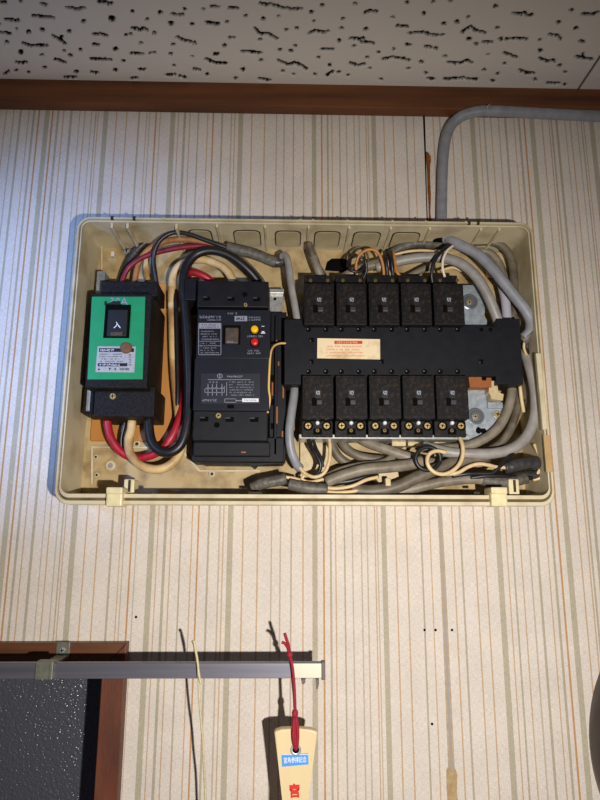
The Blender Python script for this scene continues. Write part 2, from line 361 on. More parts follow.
for x0, lst in ((0, [(60,4,4),(250,64,6),(335,56,9),(398,34,4),(440,58,4),(480,38,5),(555,28,4),(512,71,7),(577,72,4),(86,96,6),(126,90,6),(48,87,3),(207,95,5),(378,105,4),(390,103,4),(463,99,4),(423,130,4),(519,133,4),(240,150,5),(346,148,6),(62,157,7),(126,165,4),(210,167,5),(192,153,3),(512,161,4),(370,183,4),(522,197,3),(577,170,3),(134,204,5),(48,212,4),(85,217,4),(228,216,5),(346,211,6),(20,128,5)]),
                (200, [(10,28,4),(366,16,5),(335,37,5),(138,48,4),(190,57,5),(235,50,3),(465,12,4),(578,52,3),(430,57,4),(340,65,3),(82,66,4),(290,84,4),(258,90,4),(424,86,4),(497,88,6),(595,78,5),(180,119,4),(417,122,5),(287,137,4),(74,137,5),(240,150,4),(272,153,5),(462,138,3),(535,157,3),(502,172,4),(183,181,4),(355,173,3),(389,196,4),(582,148,3),(128,209,5),(248,214,4),(22,223,4),(280,223,3),(345,224,4),(417,217,4),(444,226,3),(509,204,3),(107,235,4),(543,238,3)]),
                (400, [(20,8,5),(100,5,4),(153,2,5),(72,40,5),(287,20,5),(515,30,4),(170,66,6),(132,71,5),(205,52,4),(476,67,4),(128,105,4),(292,84,4),(529,85,5),(207,117,6),(302,118,5),(420,121,4),(228,133,4),(108,146,5),(421,152,5),(264,165,3),(64,186,5),(314,190,3),(135,170,4),(252,211,4),(480,197,4),(25,205,4),(293,222,4),(78,220,4),(405,238,4),(277,243,4),(494,254,3),(495,217,3)])):
    for x, y, r in lst: worms.append(([(x0+x/3-.4, y/3), (x0+x/3+.4, y/3)], r/3*.85))
xs = np.arange(-1.0, 1.05, .00125); ss = np.concatenate([np.arange(0, .15, .00125), np.arange(.15, .62, .0022)]); nx, ns = len(xs), len(ss)
GX, GS = np.meshgrid(xs, ss)                             # rows: distance off the wall
d = np.stack([GX-CAM.x, -GS-CAM.y, np.full_like(GX, Z_CEIL-CAM.z)], -1)
zz = d@np.array(fw); PX = 300+F_PX*(d@np.array(RT))/zz; PY = 400-F_PX*(d@np.array(UP))/zz
jit = rng.normal(0, .28, PX.shape); depth = np.zeros_like(PX)
for pl, r in worms:
    for (ax, ay), (bx_, by_) in zip(pl[:-1], pl[1:]):
        m_ = (PX > min(ax, bx_)-4) & (PX < max(ax, bx_)+4) & (PY > min(ay, by_)-4) & (PY < max(ay, by_)+4)
        if not m_.any(): continue
        px_, py_ = PX[m_], PY[m_]; L2 = (bx_-ax)**2+(by_-ay)**2+1e-9
        t = np.clip(((px_-ax)*(bx_-ax)+(py_-ay)*(by_-ay))/L2, 0, 1)
        dist = np.hypot(px_-ax-t*(bx_-ax), py_-ay-t*(by_-ay))+jit[m_]
        depth[m_] = np.maximum(depth[m_], np.clip((r+.55-dist)/.6, 0, 1))
def pit(pl, r):                                            # the board goes on past the frame: (x, s) in metres
    for (ax, ay), (bx_, by_) in zip(pl[:-1], pl[1:]):
        i0, i1 = np.searchsorted(ss, [min(ay, by_)-.004, max(ay, by_)+.004]); j0, j1 = np.searchsorted(xs, [min(ax, bx_)-.004, max(ax, bx_)+.004])
        gx, gs = GX[i0:i1, j0:j1], GS[i0:i1, j0:j1]
        t = np.clip(((gx-ax)*(bx_-ax)+(gs-ay)*(by_-ay))/((bx_-ax)**2+(by_-ay)**2+1e-12), 0, 1)
        dist = np.hypot(gx-ax-t*(bx_-ax), gs-ay-t*(by_-ay))*1000+jit[i0:i1, j0:j1]
        depth[i0:i1, j0:j1] = np.maximum(depth[i0:i1, j0:j1], np.clip((r+.6-dist)/.7, 0, 1))
for _ in range(3300):
    x, y = random.uniform(-.99, 1.03), random.uniform(.014, .60)
    d_ = Vector((x, -y, Z_CEIL))-CAM; zc = d_.dot(fw)
    if zc > .05 and -6 < 300+F_PX*d_.dot(RT)/zc < 606 and 400-F_PX*d_.dot(UP)/zc > -6: continue
    if random.random() < .4:
        L = random.uniform(.005, .020); pit([(x+L*t, y+random.uniform(-.002, .002)) for t in (0, .35, .7, 1)], 1.1)
    else: pit([(x-.0004, y), (x+.0004, y)], random.uniform(.9, 1.7))
# joint between two boards, running away from the wall
XJ = U(579.5, 89, 14).x; depth = np.maximum(depth, np.clip((.0016-np.abs(GX-XJ-.0))/.0008, 0, 1))
verts = np.stack([GX, -GS, Z_CEIL+depth*.0028], -1).reshape(-1, 3)
idx = np.arange(nx*ns).reshape(ns, nx)
faces = np.stack([idx[:-1, :-1], idx[1:, :-1], idx[1:, 1:], idx[:-1, 1:]], -1).reshape(-1, 4)
me = bpy.data.meshes.new('ceiling'); me.vertices.add(len(verts)+4); vv = np.vstack([verts, [(-1.0, -float(ss[-1]), Z_CEIL), (1.05, -float(ss[-1]), Z_CEIL), (1.05, -1.5, Z_CEIL), (-1.0, -1.5, Z_CEIL)]])
me.vertices.foreach_set('co', vv.astype(np.float32).ravel())
nv = len(verts); faces = np.vstack([faces, [(nv, nv+3, nv+2, nv+1)]])
me.loops.add(len(faces)*4); me.loops.foreach_set('vertex_index', faces.astype(np.int32).ravel())
me.polygons.add(len(faces)); me.polygons.foreach_set('loop_start', np.arange(0, len(faces)*4, 4, dtype=np.int32))
me.update(calc_edges=True); me.validate()
white = np.array(s2l((234, 225, 213))); ink_shade = np.array(s2l((16, 11, 8)))
dd = np.clip(np.append(depth.ravel(), [0]*4)[:, None]*3, 0, 1); cc = np.hstack([white*(1-dd)+ink_shade*dd, np.ones((nv+4, 1))]).astype(np.float32)
ca = me.color_attributes.new('ink_shade', 'FLOAT_COLOR', 'POINT'); ca.data.foreach_set('color', cc.ravel())
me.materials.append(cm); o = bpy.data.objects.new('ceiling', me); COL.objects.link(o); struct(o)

# wooden cornice strip under the ceiling
bm = bmesh.new(); add_box(bm, -1.0, 1.05, Z_TRIM, Z_CEIL-.0002, 0, 14, 1.2); trim = struct(from_bm('trim_1', bm, 'trim_wood'))

# open seam between two wall boards, with old glue
def ribbon(name, left, right, s0, s1, material, parent):
    return prism(name, left+right[::-1], s0, s1, material, parent)
ribbon('seam_gap', [(422.8,112),(424.8,160),(425.8,190),(426.8,222)], [(424.8,112),(426.2,160),(426.8,190),(427.8,222)], 0, .5, 'hole_black', wall)
ribbon('seam_caulk', [(438.2,500),(442,580),(446.8,690),(451.8,802)], [(440.2,500),(444.4,580),(449.4,690),(454.6,802)], 0, .4, 'caulk', wall)
ribbon('seam_edge', [(437.2,500),(440.8,580),(445.2,690),(449.6,802)], [(438.4,500),(442.2,580),(447,690),(452,802)], 0, .3, 'seam_brown', wall)
ribbon('seam_edge', [(440,500),(444.2,580),(449.2,690),(454.4,802)], [(441.4,500),(445.8,580),(451,690),(456.4,802)], 0, .3, 'seam_brown', wall)
prism('glue_stain', [(425.8,151),(428.5,152.5),(430.8,156),(431.2,161),(429.8,166),(430.2,180),(431,196),(430.4,212),(431.6,221),(428.8,221),(428.6,205),(427.6,190),(427.2,172),(426.4,160)], 0, .9, 'stain_amber', wall, .3)
prism('glue_stain', [(446.5,770),(449,765),(452,772),(455,768),(457.5,775),(456.6,790),(458,801),(447.5,801),(446.6,786)], 0, .5, 'stain_pale', wall, .3)
for x, y in ((424.6,630),(435.6,630),(452,630),(432,724),(136,617)):
    p = U(x, y, 0); lathe('nail_hole', p.x, p.z, [(1.3, 0), (1.1, .3), (.5, .4)], 'hole_black', wall, 8)

# frosted window in its wooden frame, lower left
FS = 11
win = struct(thing('window_1', 'dark figured-glass window in brown wooden frame', 'window', (U(60, 700, FS).x, 0, Z_LOW)))
XS0, XS1 = U(101.5, 678, FS).x, U(124.4, 678, FS).x; ZT = U(60, 643.2, FS).z; ZB = ZT-.0225
prism_xz('frame_stile', [(XS0, Z_LOW), (XS1, Z_LOW), (XS1, ZT), (XS0, ZB)], -30, FS, 'frame_wood', win, .8)
prism_xz('frame_head', [(-1.0, ZB), (XS0-.0002, ZB), (XS1-.0002, ZT), (-1.0, ZT)], -30, FS, 'trim_wood', win, .8)
boxmm('sash_rail', (-1.0, XS0+.006, ZB-.024, ZB+.004), -115, -96, 'clock_brown', win)
boxmm('sash_stile', (XS0-.002, XS0+.02, Z_LOW, ZB), -115, -96, 'clock_brown', win)
boxmm('pane', (-1.0, XS0+.004, Z_LOW, ZB-.005), -110, -105, 'figured_glass', win, 0)
boxmm('back_board', (-1.0, XS1, Z_LOW, ZT), -130, -126, 'hole_black', win, 0)
boxmm('jamb', (XS0+.005, XS1-.003, Z_LOW, ZT-.005), -120, -1, 'frame_wood', win, 0)

# ------------------------------------------------------------------ plastic enclosure of the distribution board
EX0, EX1, EZ0, EZ1 = -.2055, .2405, 1.9170, 2.1935
enc = thing('distribution_box', 'open cream plastic distribution box screwed to striped wall', 'electrical box', (.0167, 0, EZ0))
def rrect(l, r_, b_, t_, rad, n=6):
    x0, x1, z0, z1 = EX0+l/1000, EX1-r_/1000, EZ0+b_/1000, EZ1-t_/1000; q = []
    for cx, cz, a0 in ((x1-rad, z1-rad, 0), (x0+rad, z1-rad, 90), (x0+rad, z0+rad, 180), (x1-rad, z0+rad, 270)):
        for i in range(n+1):
            t = math.radians(a0+90*i/n); q.append((cx+rad*math.cos(t), cz+rad*math.sin(t)))
    return q
rings = [((2,2,2,2),.012,0), ((1,1,1,1),.012,40), ((0,0,0,0),.013,50), ((0,0,0,0),.013,59), ((.8,.8,.8,.8),.0125,60), ((2.4,2.4,3.6,2.4),.011,60), ((2.6,2.6,4.2,2.6),.0105,57.5), ((3.6,3.6,6,3.6),.009,57.5), ((3.8,3.8,6.4,3.8),.009,59.3), ((5,5,9.6,5.5),.008,59.3), ((5,5,10,5.5),.007,57), ((4.6,4.8,10,6),.003,4)]
v, f = [], []
for ins, rad, s in rings: v += [(x, -s/1000, z) for x, z in rrect(*ins, rad)]
n = 28
gf_ = []
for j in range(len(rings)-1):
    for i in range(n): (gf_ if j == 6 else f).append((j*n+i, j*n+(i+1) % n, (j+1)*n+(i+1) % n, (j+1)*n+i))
mk('shell', v, f, 'cream_plastic', enc)
mk('rim_groove', v[6*n:8*n], [tuple(q-6*n for q in g) for g in gf_], 'groove_shade', enc)
mk('back_panel', [(x, -.004, z) for x, z in rrect(4.6, 4.8, 10, 6, .003)], [tuple(range(28))], 'cream_back', enc)
ZTW = EZ1-.0058                                             # underside of the top wall
def topwall(px, py):
    """point on the top wall's underside seen at pixel"""
    d_ = RT*((px-300)/F_PX)-UP*((py-400)/F_PX)+fw; t = (ZTW-CAM.z)/d_.z; return CAM+d_*t
def slab_top(name, x0, x1, s0, s1, h, material, parent, bev=.8, taper=0.0):
    bm = bmesh.new(); q = []
    for z in (ZTW-h/1000, ZTW+.0006):
        for x, y in ((x0+taper, -s1/1000), (x1-taper, -s1/1000), (x1, -s0/1000), (x0, -s0/1000)): q.append(bm.verts.new((x, y, z)))
    for g in ((0,1,2,3),(7,6,5,4),(0,4,5,1),(1,5,6,2),(2,6,7,3),(3,7,4,0)): bm.faces.new([q[i] for i in g])
    vert = [e for e in bm.edges if abs(e.verts[0].co.z-e.verts[1].co.z) > 1e-4]
    if bev: bmesh.ops.bevel(bm, geom=vert, offset=bev/1000, segments=3, affect='EDGES', profile=.5)
    return from_bm(name, bm, material, parent)
for a, c in ((190,213),(234,261),(275,301),(314,340),(352.5,380),(391,419),(429.5,457)):
    xa, xb = topwall(a, 238).x, topwall(c, 238).x
    if a == 429.5: continue
    g = slab_top('knockout', xa, xb, 12, 47, .5, 'groove_brown', enc, 6)
    slab_top('knockout_cover', xa+.0011, xb-.0011, 13.1, 45.9, 1.1, 'knockout_cream', g, 5.4)
for a in (219.5, 266, 308, 347.5, 388, 426, 476, 494):
    x = topwall(a, 236).x; slab_top('rib', x-.0010, x+.0010, 4.5, 57, 2.4, 'cream_plastic', enc, 0)
for a in (118, 133, 180):
    x = topwall(a, 234).x; slab_top('rib', x-.0012, x+.0012, 4.5, 57, 4.5, 'cream_plastic', enc, 0)
xh = topwall(447, 236).x; slab_top('cable_opening', xh-.012, xh+.011, 12, 36, .7, 'hole_black', enc, 6)
for x, y in ((163.5,223),(218,224),(300.5,225),(313,225),(347.5,225),(392.5,225.5),(426,226),(466,226)):
    p = U(x, y, 60); lathe('rim_stud', p.x, EZ1-.0012, [(1.3, 58.5), (1.3, 60.6), (.8, 61)], 'cream_plastic', enc, 10)
for x in (112, 134, 469, 478): p = U(x, 219, 60); boxmm('rim_notch', (p.x-.0013, p.x+.0013, EZ1-.0030, EZ1+.0004), 56, 60.4, 'groove_brown', enc, 0)
# bosses, keyholes and screws on the back panel
for x, y, r in ((96,457,2.6),(110.5,465.5,5),(97,475,2.6),(137,444,3.6),(212,474,3.2),(304,465,4.0),(497,259,3)):
    p = U(x, y, 6); q = lathe('boss', p.x, p.z, [(r, 4), (r, 6.5), (r*.75, 7)], 'cream_plastic', enc, 16); lathe('boss_hole', p.x, p.z, [(r*.5, 7), (r*.45, 7.3)], 'groove_brown' if r < 4.5 else 'steel', q, 10)
p = U(112, 260, 5); lathe('keyhole', p.x, p.z, [(4.5, 4), (4.2, 4.6)], 'knockout_cream', enc, 16); boxmm('keyhole', (p.x-.0016, p.x+.0016, p.z+.003, p.z+.010), 4, 4.6, 'print_white', enc, .1)
screw('mounting_screw', 126, 249.5, 4.6, 4, 9, 'steel', enc)
block('inner_bracket', 96, 271, 104, 300, 4, 30, 'zinc', enc, .6)
block('inner_step', 83, 388, 94, 414, 4, 40, 'dusty_black', enc, .6); block('inner_strip', 86.5, 390, 90, 411, 40, 41, 'zinc', enc, .2)
prism('moulded_rib', [(101,244.5),(131,244.5),(131,246),(102.5,246),(102.5,290),(101,290)], 4, 7, 'cream_plastic', enc)
prism('moulded_rib', [(91,446),(180,447),(200,470),(260,470),(260,471.6),(199,471.6),(179,448.6),(93,448),(93,484),(91,484)], 4, 6.5, 'cream_plastic', enc)
prism('slot', [(325,270),(327,262),(332,258.5),(345,258.5),(350,262),(350,272)], 4, 5.2, 'hole_black', enc)
# lid clips on the bottom rim
for cx in (114, 499.5):
    c = block('lid_clip', cx-8.2, 488, cx+8.2, 506.5, 46, 66, 'clip_cream', enc, 1.6)
    block('clip_lip', cx-8.2, 487, cx+8.2, 494, 50, 70, 'clip_cream', c, 1.2)
    block('clip_tongue', cx-1.5+11, 479, cx+20, 495, 30, 48, 'clip_cream', c, 1.2); block('clip_slot', cx+14, 480, cx+16.5, 492, 47.5, 48.6, 'groove_brown', c, 0)
prism('latch_strip', [(536,353),(541,353),(547.6,429),(543,430)], 57, 61.2, 'cream_plastic', enc, .5)
block('rim_patch', 545, 435, 551.2, 472, 58.2, 60.25, 'patch_tan', enc, .2)
for x0, x1 in ((137,151),(248,262),(474,480)): block('rim_chip', x0, 491.6, x1, 494, 58, 60.4, 'groove_brown', enc, .2)

board = tag(block('wooden_board', 96, 283, 172, 441, 4, 8, 'ply_orange', None, .4), 'orange plywood backing board behind the green-faced breaker', 'board')
prism('wooden_board_edge', [(156,283),(186,283),(183,430),(176,441),(150,441)], 4, 7.6, 'ply_orange', board)

# ------------------------------------------------------------------ green-faced main current limiter
lim = thing('current_limiter', 'dusty black breaker with a green face plate at left of box', 'breaker', tuple(U(125, 415, 5)))
block('housing', 88.5, 293.4, 149.5, 388, 8, 70, 'dusty_black', lim, 1.0)
block('line_terminal_cover', 101, 281, 157.5, 296, 8, 44, 'dusty_black', lim, 1.0)
block('load_terminal_cover', 94, 386.5, 154.5, 416.5, 8, 56, 'dusty_black', lim, .8)
block('terminal_ledge', 103, 411, 156, 419, 8, 44, 'dusty_black', lim, .5)
screw('cover_screw', 112.4, 396, 2.9, 56, 58.2, 'brass', lim)
gf = prism('face_plate', [(91.8,296.6),(145.3,296.6),(142.6,379.2),(87.3,379.4)], 69.5, 70.7, 'green_label', lim, .2)
text('rating_mark', '30A', 119, 301.4, 7.2, 70.95, 'print_grey', gf, 0, 1.05, .01)
wn = block('toggle_recess', 104.2, 304.4, 130, 338, 69.8, 71.2, 'hole_black', lim, .3)
prism('torn_edge', [(104.2,305),(104.6,301.2),(106,300.6),(107,303.2),(110,302.8),(113,300.9),(117,301.2),(120.2,300.6),(120.5,303.4),(123,305)], 70.6, 71.1, 'print_black', wn)
tg = block('toggle', 107, 309, 127, 336, 70, 74.5, 'print_black', lim, 1.2)
text('toggle_mark', '入', 117.2, 325, 6.6, 74.8, 'print_white', tg, 0, 1, .015)
block('toggle_ridge', 110, 331.5, 122.5, 335.5, 74, 76, 'rocker_brown', tg, .6)
lb = prism('rating_plate', [(97.6,346.2),(135.8,346.6),(134.3,372.4),(95.4,372)], 70.5, 71.1, 'plate_silver', lim)
quad_sheet('print_band', [(99,348.2,134,352),(97.8,363.1,127.4,366.3)], 71.25, 'print_black', lb)
scribble('small_print', 99.5, 348.9, 120, 351.4, 1, 71.4, 'print_white', lb, 1, .9, .9)
scribble('small_print', 99, 363.6, 127, 365.9, 1, 71.4, 'print_white', lb, 1, .9, 1.1)
scribble('small_print', 98.5, 353, 126, 362.6, 4, 71.3, 'print_black', lb, .75, .5, 1)
scribble('small_print', 98, 367.2, 133, 371, 1, 71.3, 'print_black', lb, .6, .7, 1)
scribble('small_print', 128.6, 353.5, 132.5, 366, 5, 71.3, 'print_black', lb, 1, .6, 1)
p = U(126, 347.8, 72); lathe('seal_plug', p.x, p.z, [(5.4, 71), (5.4, 72), (4.6, 72.8), (2, 73.1)], 'seal_brown', lim, 20)

# ------------------------------------------------------------------ earth-leakage breaker
elb = thing('earth_leakage_breaker', 'large dark navy main breaker with yellow and red buttons', 'breaker', tuple(U(232, 460, 5)))
block('base', 191.5, 437, 284, 462, 8, 40, 'navy_black', elb, 1.0)
block('base_sill', 193, 442, 270, 456, 40, 50, 'navy_black', elb, 1.0)
block('line_terminal_cover', 197.5, 281, 268.5, 307, 8, 64, 'navy_black', elb, .8)
block('housing_step', 197, 305, 268.5, 311, 8, 58, 'navy_black', elb, .4)
up_ = block('upper_face', 196.8, 309.5, 270.3, 358.6, 8, 68, 'navy_label', elb, .7)
lo_ = block('lower_face', 193.8, 358.2, 269.6, 410.6, 8, 67.3, 'navy_label', elb, .7)
block('load_terminal_cover', 193, 411, 267.6, 440.5, 8, 62, 'navy_black', elb, .8)
for x, y in ((206.5,298.5),(231,299),(256.5,299.2)):
    g = block('terminal_slot', x-3.2, y-2, x+3.6, y+2, 63.6, 64.3, 'hole_black', elb, .2); block('slot_lip', x-3.6, y-2.4, x+.5, y-1, 64.1, 65.3, 'toggle_grey', g, .3)
for x, y in ((204,419),(229.5,419.4),(254,419.6)):
    g = block('terminal_slot', x-4, y-2.4, x+4.4, y+2.4, 61.6, 62.3, 'hole_black', elb, .2); block('slot_lip', x-4.4, y-2.4, x+.8, y-.8, 62.1, 63.3, 'toggle_grey', g, .3)
screw('cover_screw', 245.5, 304.4, 1.9, 58, 66, 'brass', elb); screw('cover_screw', 218.3, 415.4, 2.5, 62, 63.6, 'brass', elb)
for x, y in ((244.8,294.4),(216.6,424.6)): p = U(x, y, 64); s_ = 64 if y < 300 else 62; lathe('cover_hole', p.x, p.z, [(2.6, s_), (2.4, s_+.3)], 'hole_black', elb, 14)
PF = 68.25
block('rocker_recess', 222.6, 325.2, 240.4, 344.4, 67.6, 68.4, 'hole_black', elb, .2)
rk = block('rocker', 225, 327.2, 238.4, 343.4, 68, 72, 'rocker_brown', elb, 1.2); scribble('rocker_mark', 226.5, 340.4, 236, 342.6, 1, 72.2, 'print_grey', rk, 1, .9, 1.1)
for y, m_, nm in ((329.6,'yellow_button','test_button'),(342.3,'red_button','indicator_button')):
    p = U(254.6, y, 70); g = lathe(nm, p.x, p.z, [(3.5, 68), (3.5, 71.5), (3.0, 72.6), (1.5, 73)], m_, elb, 20); lathe('button_well', p.x, p.z, [(4.5, 68), (4.3, 68.3)], 'hole_black', g, 20)
scribble('brand_line', 199.5, 315.2, 227.5, 318.6, 1, PF, 'print_grey', up_, .95, .8, 1); scribble('brand_line', 207, 319, 224, 320.8, 1, PF, 'print_grey', up_, .8, .8, 1)
scribble('brand_line', 227, 312.4, 238, 314.6, 1, PF, 'print_grey', up_, .9, .9, 1)
tb = quad_sheet('type_plate', [(234.6,316,247.2,321.2)], PF, 'print_grey', up_); scribble('type_print', 236, 317, 246.6, 320.2, 1, PF+.15, 'print_black', tb, 1, 1, .7)
scribble('brand_line', 248.4, 316.2, 264.5, 321.2, 2, PF, 'print_grey', up_, .9, .7, 1)
rp = quad_sheet('caution_frame', frame_quads(198.4, 323, 221.2, 355, .55)+[(199.4,341,220.6,341.4),(199.4,345.6,220.6,346)], PF, 'print_grey', up_)
hd = quad_sheet('caution_header', [(199.2,323.2,221,328.6)], PF+.05, 'print_grey', rp); scribble('small_print', 201, 323.8, 220, 328.2, 2, PF+.2, 'print_black', hd, .9, .6, 1)
scribble('small_print', 200.6, 330, 220, 340.5, 4, PF, 'print_grey', rp, .85, .5, 1); scribble('small_print', 200, 342, 220, 354, 5, PF, 'print_grey', rp, .85, .55, 1)
scribble('button_caption', 246.5, 335, 263.5, 337.6, 1, PF, 'print_grey', up_, 1, .8, 1); scribble('button_caption', 247, 349.4, 263, 354.6, 2, PF, 'print_grey', up_, .9, .65, 1)
quad_sheet('button_symbol', [(261.6,326,264.4,326.6),(261.8,331.2,264.4,333),(261,332.6,265.2,333.6)], PF, 'print_white', up_)
PL = 67.55
quad_sheet('diagram_panel', [(201,373.5,260,403.6)], PL-.1, 'navy_panel', lo_)
cx, cy = 219.8, 376; c0 = [(cx+2.4*math.cos(t*math.pi/8), cy+2.1*math.sin(t*math.pi/8)) for t in range(16)]
quad_sheet('diagram_symbol', [(x-.35, y-.35, x+.35, y+.35) for x, y in c0]+[(cx-.3,cy-1.6,cx+.4,cy+1.6)], PL, 'print_grey', lo_)
scribble('diagram_title', 226, 375.4, 247, 377.6, 1, PL, 'print_grey', lo_, .9, .9, 1)
q = [(208,379.4,250.6,379.9),(226.4,382,226.9,396)]
for x in (208, 212.4, 216.6, 222): q += [(x-.3,384,x+.3,395.6),(x-1.5,387.4,x+1.5,387.9)]
q += [(204.6,388.4,224.6,388.9),(204.6,388.4,205.1,392.6),(204.6,392.2,224.6,392.7),(224.2,386,224.7,393)]
for x in (210.2, 213.4, 216.8): q += frame_quads(x-.8, 381.4, x+.8, 383, .35)
quad_sheet('wiring_diagram', q, PL, 'print_grey', lo_)
scribble('small_print', 229, 380.8, 258.5, 396.4, 6, PL, 'print_grey', lo_, .85, .5, 1); scribble('maker_line', 201.4, 399, 221.8, 401.6, 1, PL, 'print_grey', lo_, 1, .9, 1.05)
quad_sheet('date_frame', frame_quads(224.4, 398.6, 236.2, 402.6, .5)+[(236,400.2,242,401)], PL, 'print_grey', lo_)
ds = quad_sheet('serial_plate', [(242.2,398.4,258.6,402)], PL, 'print_white', lo_); scribble('small_print', 243.4, 399.2, 257.6, 401.4, 1, PL+.15, 'print_grey', ds, 1, .8, .9)
block('lower_latch', 227.4, 404.6, 234, 408.2, 67, 67.9, 'hole_black', elb, .2)
block('side_channel', 270, 312, 286, 461, 8, 34, 'navy_black', elb, .6)
block('channel_ridge', 274.5, 316, 277.5, 455, 34, 40, 'navy_black', elb, .6)
for x, y, h in ((278.6,363.5,4),(272.4,389,13),(283.2,391,14),(277,415,17),(282.4,437,12),(276.6,341,2.4)):
    block('copper_tab', x-.8, y-h/2, x+.8, y+h/2, 33, 41 if 274 < x < 278 else 36, 'copper_orange', elb, .2)
for y in (378, 402, 426, 446): block('channel_slot', 270.8, y-3, 273.6, y+3, 33.9, 34.4, 'hole_black', elb, 0)
block('copper_tab', 241, 451.4, 246, 453, 50, 51, 'copper_orange', elb, .2)
prism('base_foot', [(196,456),(284,456),(283,464),(257,464.5),(254,467.5),(249,464.4),(203,464),(196,461)], 8, 30, 'navy_black', elb, .4)
block('end_lug', 184.5, 278, 197, 300, 8, 50, 'navy_black', elb, .8)

# small steel tab between the two breaker groups
tb = tag(prism('steel_tab', [(269.6,289),(284,288.6),(284,293),(282.6,294),(282.6,306),(281,310),(283.6,314),(283.6,320),(269.6,320)], 20, 22, 'steel', None, .3), 'small shiny steel tab with a round hole beside main breaker', 'bracket')
p = U(275, 299, 22); lathe('tab_hole', p.x, p.z, [(1.6, 22), (1.5, 22.3)], 'hole_black', tb, 12); block('tab_lip', 269.6, 288.6, 284, 293, 20, 27, 'steel', tb, .5); block('tab_lip', 269.6, 316, 283.6, 320, 20, 27, 'steel', tb, .5)

# ------------------------------------------------------------------ chassis and busbar cover
ch = thing('mounting_chassis', 'galvanised steel plate carrying the two rows of small breakers', 'mounting plate', tuple(U(390, 438, 5)))
block('back_plate', 300, 300, 486, 434, 12, 15, 'zinc', ch, .4)
block('bottom_edge', 299, 434.6, 470, 439, 14, 44, 'steel', ch, .5)
pt = prism('upper_plate', [(463,285),(476,285),(480,288),(484,297),(485,312),(483.4,318),(487,319.5),(487,326),(481,327.5),(463,327.5)], 26, 28, 'zinc', ch, .3)
pb = prism('lower_plate', [(468,390),(490,392),(491,402),(503,404),(504,410),(500,424),(492,434),(486,440),(462,440),(462,392)], 30, 32, 'zinc', ch, .3)
for q, x, y, s in ((pt, 469.5, 302, 28), (pb, 475.6, 416.4, 32)):
    p = U(x, y, s); lathe('washer', p.x, p.z, [(8.2, s), (8.2, s+1.2), (7.4, s+1.6), (6.2, s+1.6), (5.6, s+.9), (5.2, s+.9), (4.8, s+2.6), (3, s+2.8)], 'washer_steel', q, 24); screw('bolt', x, y, 2.4, s+2.5, s+4, 'brass', q)
p = U(498, 414, 32); screw('bolt', 498, 414, 3.4, 32, 34, 'brass', pb)
prism('keyhole', [(476,429),(478,426.5),(481,428.5),(485,428.4),(487,431),(484.6,434),(481,432.6),(478.6,434),(476,432)], 32, 32.4, 'hole_black', pb)
block('plate_step', 488, 402, 503, 408, 28, 36, 'zinc', pb, .5)
block('inner_slot', 470, 388.5, 490, 393, 30, 33, 'steel', pb, .3)

bus = thing('busbar_cover', 'long matt black cover bar between the two breaker rows', 'cover', tuple(U(400, 383, 5)))
SB = 52
prism('cover', [(284,319),(302.4,319),(302.6,326.8),(497.3,327.2),(497.4,318.6),(520,318.4),(523.4,384.2),(496.4,384.2),(496.4,375.5),(302.6,376.5),(302.2,384.5),(284,384.5)], 24, SB, 'navy_black', bus, .8)
for k in range(5):
    for dx in (5, 22.5):
        x = 303.5+k*32.9+dx
        for y in (329.6, 371.6): p = U(x, y, SB); g = lathe('pin_hole', p.x, p.z, [(2.5, SB), (2.4, SB+.3)], 'hole_black', bus, 12); q = U(x-.9, y-.4, SB); lathe('pin', q.x, q.z, [(.8, SB), (.7, SB+.6)], 'bracket_metal', g, 8)
for x, y in ((481.5,329.6),(490.6,329.6)): p = U(x, y, SB); lathe('pin_hole', p.x, p.z, [(2.1, SB), (2.0, SB+.3)], 'hole_black', bus, 12)
for x, y in ((311.6,340),(311.6,361.6),(381.6,361.6),(481,361.6)): g = block('latch_hole', x-2.2, y-2.2, x+2.2, y+2.2, SB-.1, SB+.3, 'hole_black', bus, 0); block('latch', x-1.8, y-.6, x-.4, y+1.9, SB, SB+.8, 'toggle_grey', g, .2)
wl = tag(prism('warning_label', [(317.4,338.2),(380,339.2),(380.2,359.4),(317.2,358.2)], SB, SB+.5, 'warning_cream'), 'cream warning sticker with red print on the black cover bar', 'label')
hb = quad_sheet('red_header', [(334.4,340.8,362.4,344)], SB+.65, 'print_red', wl); scribble('header_print', 336, 341.3, 361.4, 343.6, 1, SB+.8, 'warning_cream', hb, 1, .85, 1)
scribble('red_print', 324.6, 345, 370, 357.2, 4, SB+.65, 'print_orange', wl, .85, .55, 1)

term = tag(prism('busbar_terminal', [(468.6,377),(472,376.6),(472.4,373.4),(476,373.6),(476.4,376.4),(481.6,376.6),(482,381),(486.4,381),(486.6,377.4),(491.6,377.6),(491.6,387.4),(470,387.2)], 34, 46, 'copper_orange', None, .4), 'orange-brown terminal piece under the right end of cover bar', 'terminal')
insu = tag(prism('insulator', [(490,380.6),(497.4,380.4),(498,393),(504,394),(503,400.4),(491,399),(490.4,393.6),(488.6,392)], 34, 45, 'beige_part', None, .5), 'cream plastic insulator piece beside the orange terminal', 'insulator')

